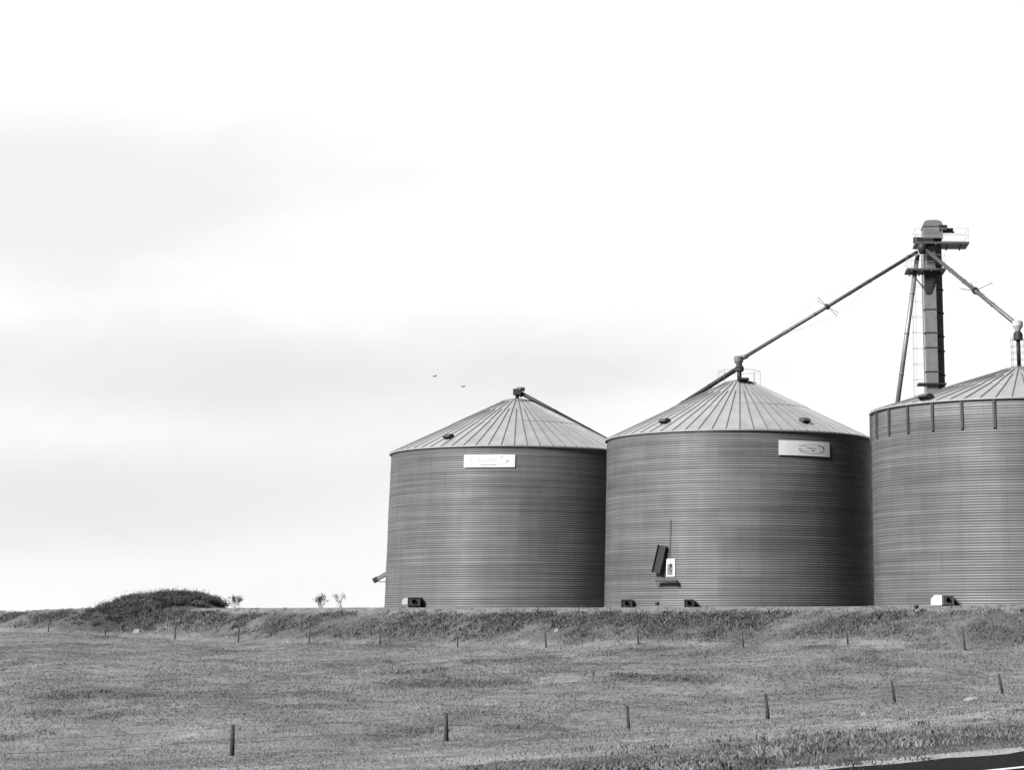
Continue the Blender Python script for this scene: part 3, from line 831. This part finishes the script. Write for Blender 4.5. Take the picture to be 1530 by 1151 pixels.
m = MB(); m.add([(txx(1380, 410), TY - .46, tz(410)), (txx(1398, 410), TY - .46, tz(410)), (txx(1390, 440), TY - .46, tz(440)), (txx(1382, 440), TY - .46, tz(440)),
                 (txx(1380, 410), TY - .62, tz(410)), (txx(1398, 410), TY - .62, tz(410)), (txx(1390, 440), TY - .5, tz(440)), (txx(1382, 440), TY - .5, tz(440))],
                [(0, 1, 2, 3), (7, 6, 5, 4), (0, 4, 5, 1), (1, 5, 6, 2), (2, 6, 7, 3), (3, 7, 4, 0)]); m.build('gusset', M_dark, el)
# ladder with cage on the left face
m = MB(); lx = xl0 - .12; zt = tz(372); zb = tz(640)
for s in (-.25, .25): m.tube((lx, TY + s, zb), (lx, TY + s, zt), .022, n=5)
z = zb
while z < zt: m.tube((lx, TY - .25, z), (lx, TY + .25, z), .014, n=4); z += .3
lad = m.build('ladder', M_trim, el)
m = MB(); z = zb + 1.2; hoops = []
while z < zt - .3:
    pts = [Vector((lx - .38 + .38 * math.cos(a) * -1 - .0, TY + .38 * math.sin(a), z)) for a in [(-.5 + i / 8) * PI * 1.15 for i in range(9)]]
    pts = [Vector((lx - .42 - .40 * math.cos(a), TY + .40 * math.sin(a), z)) for a in [(-.5 + i / 8) * PI for i in range(9)]]
    pts = [Vector((lx, TY - .40, z))] + pts + [Vector((lx, TY + .40, z))]
    m.path(pts, .012, 4); z += 1.15
for i in range(5):
    a = (-.5 + (i + .5) / 5) * PI
    m.tube((lx - .42 - .4 * math.cos(a), TY + .4 * math.sin(a), zb + 1.2), (lx - .42 - .4 * math.cos(a), TY + .4 * math.sin(a), zt - .4), .008, n=4)
m.build('ladder_cage', M_pale, lad)
# distributor below the head
m = MB(); dp = at(1378, 373, TY - .95); m.lathe((dp.x, dp.y, dp.z), [(.02, .5), (.3, .45), (.36, .1), (.22, -.3), (.02, -.32)], 14); m.build('distributor', M_dark, el)

# ------------------------------------------------------------------ spouts
def spout(p0, p1, r, label, mt=M_trim, frame_at=None, fpts=None, knobs=(), boot=None, cat='spout'):
    root = empty('grain_spout', p1, label, cat, 'grain spouts')
    m = MB(); m.tube(p0, p1, r, n=10); L_ = (p1 - p0); d = L_.normalized()
    t = m.build('tube', mt, root)
    for k in range(1, int(L_.length / 3)):
        q = p0 + d * 3 * k; m = MB(); m.tube(q - d * .05, q + d * .05, r * 1.16, n=10); m.build('flange', mt, t)
    if frame_at:
        q = p0 + L_ * frame_at; sx = Vector((0, 1, 0)); up = d.cross(sx).normalized()
        arms = [(q + Vector(v)) for v in fpts]
        m = MB(); m.tube(q - d * .1, q + d * .1, r * 1.7, n=10)
        for a in arms: m.tube(q, a, .02, n=5)
        m.build('spreader', M_dark, t)
        m = MB()
        for a in arms: m.tube(a, p0 + L_ * (frame_at - .3), .007, n=4); m.tube(a, p0 + L_ * (frame_at + .3), .007, n=4)
        for a, b in zip(arms, arms[1:] + arms[:1]): m.tube(a, b, .007, n=4)
        m.build('guy_wire', M_pale, t)
    return root

pk1 = Vector((c1.x, c1.y, Z1 + .36)); pk2 = Vector((c2.x, c2.y, Z2 + .36)); pk3 = Vector((c3.x, c3.y, Z3 + .36))
zi2 = at(1110, 537, c2.y).z
s_end2 = Vector((c2.x, c2.y, zi2))
sL = spout(at(1371, 376, TY - .95), at(1114, 533, c2.y), .135, 'long grain spout sloping from the elevator down to the middle bin peak', frame_at=.53,
      fpts=[(-.7, -.8, .55), (-.7, .8, .55), (.75, -.8, -.55), (.75, .8, -.55)])
zi3 = at(1522, 486, c3.y).z
spout(at(1384, 374, TY - .95), at(1519, 485, c3.y), .15, 'grain spout sloping right from the elevator down to the tall right bin', M_trim, frame_at=.58,
      fpts=[(-1.2, -.9, .0), (-.2, .8, .75), (1.3, .8, .7), (.5, -.9, -.4)])
spout(at(1371, 380, TY - .5), at(1336, 640, TY - 1), .17, 'steep spout dropping from the elevator head behind the tall right bin', M_steel)
# inlets at the peaks
def inlet(c, z0, z1, name_label, light=None):
    root = empty('peak_inlet', Vector((c.x, c.y, z0)), name_label, 'inlet', 'inlet pipes on the bin peaks')
    return root
i2 = inlet(c2, Z2 + .36, zi2, 'dark inlet pipe with branching valve on the peak of the middle bin')
m = MB(); zv = at(1110, 553, c2.y).z; m.tube((c2.x, c2.y, Z2 + .3), (c2.x, c2.y, zv), .16, n=12); m.build('pipe', M_black, i2)
m = MB(); m.lathe((c2.x, c2.y, zv - .1), [(.02, 0), (.3, 0), (.34, .25), (.2, .45), (.14, .75), (.02, .76)], 14, False); m.build('valve', M_dark, i2)
m = MB(); zz = zi2 - .28; m.lathe((c2.x - .05, c2.y, zz), [(.02, -.1), (.2, -.1), (.33, .12), (.36, .42), (.3, .5), (.02, .52)], 14, False)
m.tube((c2.x, c2.y, zz + .3), at(1117, 532, c2.y), .17, n=10); m.build('receiving_cone', M_steel, i2)
# guard rails around the middle peak
m = MB(); rr = 1.5; zb2 = roof_h(R0, E2, RC0, Z2, rr) + .05
pts = [(c2.x + math.cos(a) * rr, c2.y + math.sin(a) * rr) for a in [2 * PI * i / 8 for i in range(8)]]
for i, q in enumerate(pts):
    b = pts[(i + 1) % 8]
    m.tube((q[0], q[1], zb2), (q[0], q[1], zb2 + 1.1), .012, n=4); m.tube((q[0], q[1], zb2 + 1.1), (b[0], b[1], zb2 + 1.1), .012, n=4)
m.build('peak_railing', M_steel, roof2)
spout(Vector((c2.x - .15, c2.y + .05, zv + .1)), at(925, 664, c2.y + 9.0), .17, 'dark spout running from the middle bin peak down its far side to the left', M_black)

i3 = inlet(c3, Z3 + .36, zi3, 'tall dark inlet pipe with pale cone on the peak of the right bin')
zv3 = at(1524, 506, c3.y).z
m = MB(); m.tube((c3.x, c3.y, Z3 + .3), (c3.x, c3.y, zv3), .13, n=12); m.build('pipe', M_black, i3)
m = MB(); m.lathe((c3.x, c3.y, zv3), [(.02, -.1), (.3, -.1), (.3, .28), (.2, .45), (.02, .46)], 14, False); m.build('valve', M_dark, i3)
m = MB(); m.lathe((c3.x, c3.y, zv3 + .46), [(.02, 0), (.14, 0), (.34, .35), (.34, .6), (.2, .72), (.02, .74)], 16, False); m.build('receiving_cone', M_pale, i3)
m = MB()
for s in (-.42, .42):
    for y in (-.4, .4): m.tube((c3.x + s, c3.y + y, Z3 + .1), (c3.x + s, c3.y + y, zv3 + .1), .014, n=4)
z = Z3 + .4
while z < zv3: 
    P4 = [Vector((c3.x + a, c3.y + b, z)) for a, b in ((-.42, -.4), (.42, -.4), (.42, .4), (-.42, .4), (-.42, -.4))]; m.path(P4, .012, 4); z += .42
m.build('support_frame', M_trim, i3)

i1 = inlet(c1, Z1 + .36, 0, 'inlet with drive motor on the peak of the left bin')
za = at(775, 588, c1.y).z
m = MB(); m.tube((c1.x, c1.y, Z1 + .3), (c1.x, c1.y, za), .15, n=12); m.build('pipe', M_dark, i1)
m = MB(); q = at(773, 586, c1.y); m.box(q, (.3, .3, .22)); m.tube(q, at(781, 591, c1.y), .2, n=10); m.build('gearbox', M_dark, i1)
m = MB(); q = at(778, 581.5, c1.y); m.tube(q - Vector((.28, 0, 0)), q + Vector((.3, 0, -.03)), .16, n=10); m.tube(q + Vector((-.1, 0, -.3)), q + Vector((-.1, 0, 0)), .06, n=6); m.build('drive_motor', M_trim, i1)
spout(at(779, 588, c1.y), at(962, 687, c1.y + 4.0), .15, 'conveyor tube sloping off the left bin peak along its right roof edge', M_dark, cat='conveyor tube')

# ------------------------------------------------------------------ fences
def fence(posts, pxs, label, wires, lean_seed, r, hscale):
    root = empty('wire_fence', posts[0], label, 'fence')
    rd = random.Random(lean_seed); tops = []
    for p, (px, py, pt) in zip(posts, pxs):
        g_ = Vector((p.x, p.y, gz(p.x, p.y)))
        top = at(px, pt, p.y)
        # lean of the post as it stands
        lean = hscale(px)
        h = max(top.z - g_.z, .75)
        tp = g_ + Vector((lean * h, rd.uniform(-.03, .03), h))
        m = MB(); n = 8; rr = r * rd.uniform(.85, 1.15)
        m.tube(g_ - (tp - g_) * .2, tp, rr, rr * .85, n=n)
        m.build('post', M_wood, root); tops.append((g_, tp))
    a = tops[0]; b = tops[1]; pre = (a[0] + (a[0] - b[0]), a[1] + (a[1] - b[1]))
    a = tops[-1]; b = tops[-2]; post = (a[0] + (a[0] - b[0]), a[1] + (a[1] - b[1]))
    tops = [pre] + tops + [post]
    for k in wires:
        m = MB()
        for (a0, a1), (b0, b1) in zip(tops[:-1], tops[1:]):
            p = a0.lerp(a1, k) - Vector((0, r * .9, 0)); q = b0.lerp(b1, k) - Vector((0, r * .9, 0)); mid = (p + q) / 2 - Vector((0, 0, .06))
            m.path([p, p.lerp(mid, .5) - Vector((0, 0, .015)), mid, mid.lerp(q, .5) - Vector((0, 0, .015)), q], .004, 4)
        m.build('wire', M_wire, root)
fence(near_posts, NEAR_PX, 'nearer wire fence of dark stout posts crossing the lower field', (.93, .55), 3, .062, lambda px: -0.03 - 0.13 * max(0, (px - 346) / 1150))
fence(far_posts, FAR_PX, 'farther wire fence of thin grey posts along the foot of the bank', (.9, .5), 4, .052, lambda px: -0.10 if px > 500 else -0.01)

# ------------------------------------------------------------------ rocks
def rock(px, py, wpx, hpx, label, seed):
    c = hit(px, py); rd = random.Random(seed)
    w = wpx / F0 * c.y / 2; h = hpx / F0 * c.y
    m = MB(); prof = []; n = 12; vs = []; rings = 6
    for j in range(rings + 1):
        t = j / rings
        for i in range(n):
            a = 2 * PI * i / n
            r = w * math.cos(t * PI / 2) ** .6 if j < rings else 0.02
            k = 1 + .22 * math.sin(3 * a + seed) + rd.uniform(-.12, .12)
            vs.append((c.x + math.cos(a) * r * k, c.y + math.sin(a) * r * k * .7, c.z - .08 + (h + .08) * math.sin(t * PI / 2) * rd.uniform(.9, 1.05)))
    m.add(vs, [(j * n + i, j * n + (i + 1) % n, (j + 1) * n + (i + 1) % n, (j + 1) * n + i) for j in range(rings) for i in range(n)] + [tuple(rings * n + i for i in range(n))])
    tag(m.build('rock', M_rock, None, c), label, 'rock')
rock(1452, 1049, 26, 6, 'long pale rock in the grass below the rightmost near fence post', 1)
rock(1478, 1076, 18, 4, 'flat pale rock on the verge at the far right above the road', 2)
rock(1290, 1071, 10, 5, 'small pale rock in the grass left of the long one near the roadside', 3)
rock(205, 946, 12, 5, 'pale rock beside the far fence below the brushy hump', 4)
rock(832, 945, 8, 3, 'small pale rock at the foot of the bank below the left bin edge', 5)

# ------------------------------------------------------------------ birds and a far power line
def bird(px, py, Y, span, roll, label):
    p = at(px, py, Y); m = MB()
    f = Vector((1, .2, .05)).normalized(); sd = Vector((-.2, 1, 0)).normalized(); u = Vector((0, 0, 1))
    sd = Vector((math.cos(roll), .5, math.sin(roll))).normalized()
    m.tube(p - f * .16, p + f * .02, .02, .05, 8); m.tube(p + f * .02, p + f * .16, .05, .025, 8); m.tube(p + f * .16, p + f * .2, .025, .004, 6)
    for s in (-1, 1):
        a = p + f * .05; b = a + sd * (span * .25 * s) + u * span * .14; c = a + sd * (span * .5 * s) + u * span * .04 - f * .06
        m.add([a + f * .05, a - f * .07, b - f * .06, b + f * .05, c, a + f * .05 + u * .015, a - f * .07 + u * .012, b - f * .06 + u * .012, b + f * .05 + u * .012],
              [(0, 1, 2, 3), (3, 2, 4), (8, 7, 6, 5), (4, 7, 8), (0, 3, 8, 5), (1, 6, 7, 2)])
    m.add([p - f * .14, p - f * .28 + sd * .05, p - f * .28 - sd * .05, p - f * .14 + u * .02], [(0, 1, 2), (3, 2, 1), (0, 3, 1), (0, 2, 3)])
    tag(m.build('bird', M_bird, None, p), label, 'bird', 'birds flying left of the bins')
bird(649.5, 562.5, 185, .5, .5, 'upper left bird in the sky above the left bin')
bird(692, 578, 190, .5, .05, 'lower right of the two birds above the left bin, wings level')

def power_line(pts, Y, label):
    P = [at(x, y, Y) for x, y in pts]
    root = empty('power_line', P[0], label, 'power line', 'far overhead wires')
    for dz in (0, .9):
        m = MB(); Q = []
        for i in range(25):
            t = i / 24; q = P[0].lerp(P[1], t); Q.append(q - Vector((0, 0, dz + 3 * 4 * t * (1 - t) * .6)))
        m.path(Q, .0018, 4); m.build('wire', M_wire, root)
power_line([(-150, 828), (700, 660)], 300, 'faint overhead wires low in the sky at the left')

# ------------------------------------------------------------------ light and sky
az_s, el_s = math.radians(180 + 44), math.radians(36)
sd = Vector((math.sin(az_s) * math.cos(el_s), math.cos(az_s) * math.cos(el_s), math.sin(el_s)))
sun = bpy.data.lights.new('sun', 'SUN'); sun.energy = 5.0; sun.angle = math.radians(18); sun.color = (1, .99, .975)
so = bpy.data.objects.new('sun', sun); COL.objects.link(so); so.rotation_euler = sd.to_track_quat('Z', 'Y').to_euler()

w = bpy.data.worlds.new('World'); S.world = w; w.use_nodes = True
nt = w.node_tree; N = nt.nodes; L = nt.links
bg = N['Background']; bg.inputs['Strength'].default_value = 0.1
sky = N.new('ShaderNodeTexSky'); sky.sky_type = 'NISHITA'; sky.sun_disc = False; sky.sun_elevation = el_s; sky.sun_rotation = az_s
bw = N.new('ShaderNodeRGBToBW'); L.new(sky.outputs['Color'], bw.inputs['Color'])
tc = N.new('ShaderNodeTexCoord')
sep = N.new('ShaderNodeSeparateXYZ'); L.new(tc.outputs['Generated'], sep.inputs['Vector'])
def math_(op, a, b=None, clamp=False):
    n_ = N.new('ShaderNodeMath'); n_.operation = op; n_.use_clamp = clamp
    for i, q in enumerate((a, b)):
        if q is None: continue
        if isinstance(q, (int, float)): n_.inputs[i].default_value = q
        else: L.new(q, n_.inputs[i])
    return n_.outputs[0]
den = math_('MAXIMUM', math_('ABSOLUTE', sep.outputs['Y']), 0.15)
U = math_('DIVIDE', sep.outputs['X'], den); V = math_('DIVIDE', sep.outputs['Z'], den)
cmb = N.new('ShaderNodeCombineXYZ'); L.new(U, cmb.inputs['X']); L.new(math_('MULTIPLY', V, 2.6), cmb.inputs['Y'])
nz = N.new('ShaderNodeTexNoise'); nz.inputs['Scale'].default_value = 7; nz.inputs['Detail'].default_value = 5; nz.inputs['Roughness'].default_value = .5
L.new(cmb.outputs['Vector'], nz.inputs['Vector'])
wob = math_('SUBTRACT', nz.outputs['Fac'], 0.5)
def bank(px, py, rx, ry, soft, amp):
    cu, cv = (px - CX) / F0, (HOR - py) / F0
    du = math_('DIVIDE', math_('SUBTRACT', U, cu), rx / F0); dv = math_('DIVIDE', math_('SUBTRACT', V, cv), ry / F0)
    r2 = math_('SQRT', math_('ADD', math_('MULTIPLY', du, du), math_('MULTIPLY', dv, dv)))
    r2 = math_('ADD', r2, math_('MULTIPLY', wob, 1.3))
    mr = N.new('ShaderNodeMapRange'); mr.interpolation_type = 'SMOOTHSTEP'; mr.inputs['From Min'].default_value = 1 + soft; mr.inputs['From Max'].default_value = 1 - soft
    mr.inputs['To Min'].default_value = 0; mr.inputs['To Max'].default_value = amp
    L.new(r2, mr.inputs['Value']); return mr.outputs['Result']
acc = None
for args in [(20, 280, 500, 130, .6, .165), (250, 555, 640, 75, .7, .11), (120, 745, 420, 70, .8, .09), (250, 740, 700, 240, .9, .13), (840, 520, 340, 70, .8, .08),
             (-60, 85, 130, 60, .7, .05), (1330, 250, 500, 90, .9, .012)]:
    b_ = bank(*args); acc = b_ if acc is None else math_('MAXIMUM', acc, b_) if args[0] < 0 else math_('ADD', acc, b_)
SKYV = 5.45
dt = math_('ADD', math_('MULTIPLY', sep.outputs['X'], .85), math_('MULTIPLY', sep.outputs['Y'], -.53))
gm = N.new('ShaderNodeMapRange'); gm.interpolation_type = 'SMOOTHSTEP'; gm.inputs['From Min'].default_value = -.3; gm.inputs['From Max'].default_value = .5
gm.inputs['To Min'].default_value = 1.0; gm.inputs['To Max'].default_value = .06      # unseen sky behind right, dimming added to darken the bins' right sides
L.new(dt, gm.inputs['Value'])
zm = N.new('ShaderNodeMapRange'); zm.interpolation_type = 'SMOOTHSTEP'; zm.inputs['From Min'].default_value = .36; zm.inputs['From Max'].default_value = .75
zm.inputs['To Min'].default_value = 1.0; zm.inputs['To Max'].default_value = .5      # unseen sky overhead, dimming added to cut the ambient light
L.new(sep.outputs['Z'], zm.inputs['Value'])
lm = N.new('ShaderNodeMapRange'); lm.interpolation_type = 'SMOOTHSTEP'; lm.inputs['From Min'].default_value = .45; lm.inputs['From Max'].default_value = -.2
lm.inputs['To Min'].default_value = 1.0; lm.inputs['To Max'].default_value = .55     # unseen sky to the sides and behind, dimmed too for stronger contrast
L.new(sep.outputs['Y'], lm.inputs['Value'])
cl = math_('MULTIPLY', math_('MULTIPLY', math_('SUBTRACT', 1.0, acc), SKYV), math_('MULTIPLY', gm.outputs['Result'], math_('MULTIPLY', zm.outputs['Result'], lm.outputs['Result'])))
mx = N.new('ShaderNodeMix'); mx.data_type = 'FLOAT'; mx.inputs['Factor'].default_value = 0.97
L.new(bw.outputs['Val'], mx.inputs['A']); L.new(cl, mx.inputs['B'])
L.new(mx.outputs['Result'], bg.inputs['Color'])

S.view_settings.view_transform = 'Standard'; S.view_settings.look = 'None'
S.view_settings.exposure = 0.98; S.view_settings.gamma = 1
S.view_settings.use_curve_mapping = False
S.render.engine = 'CYCLES'
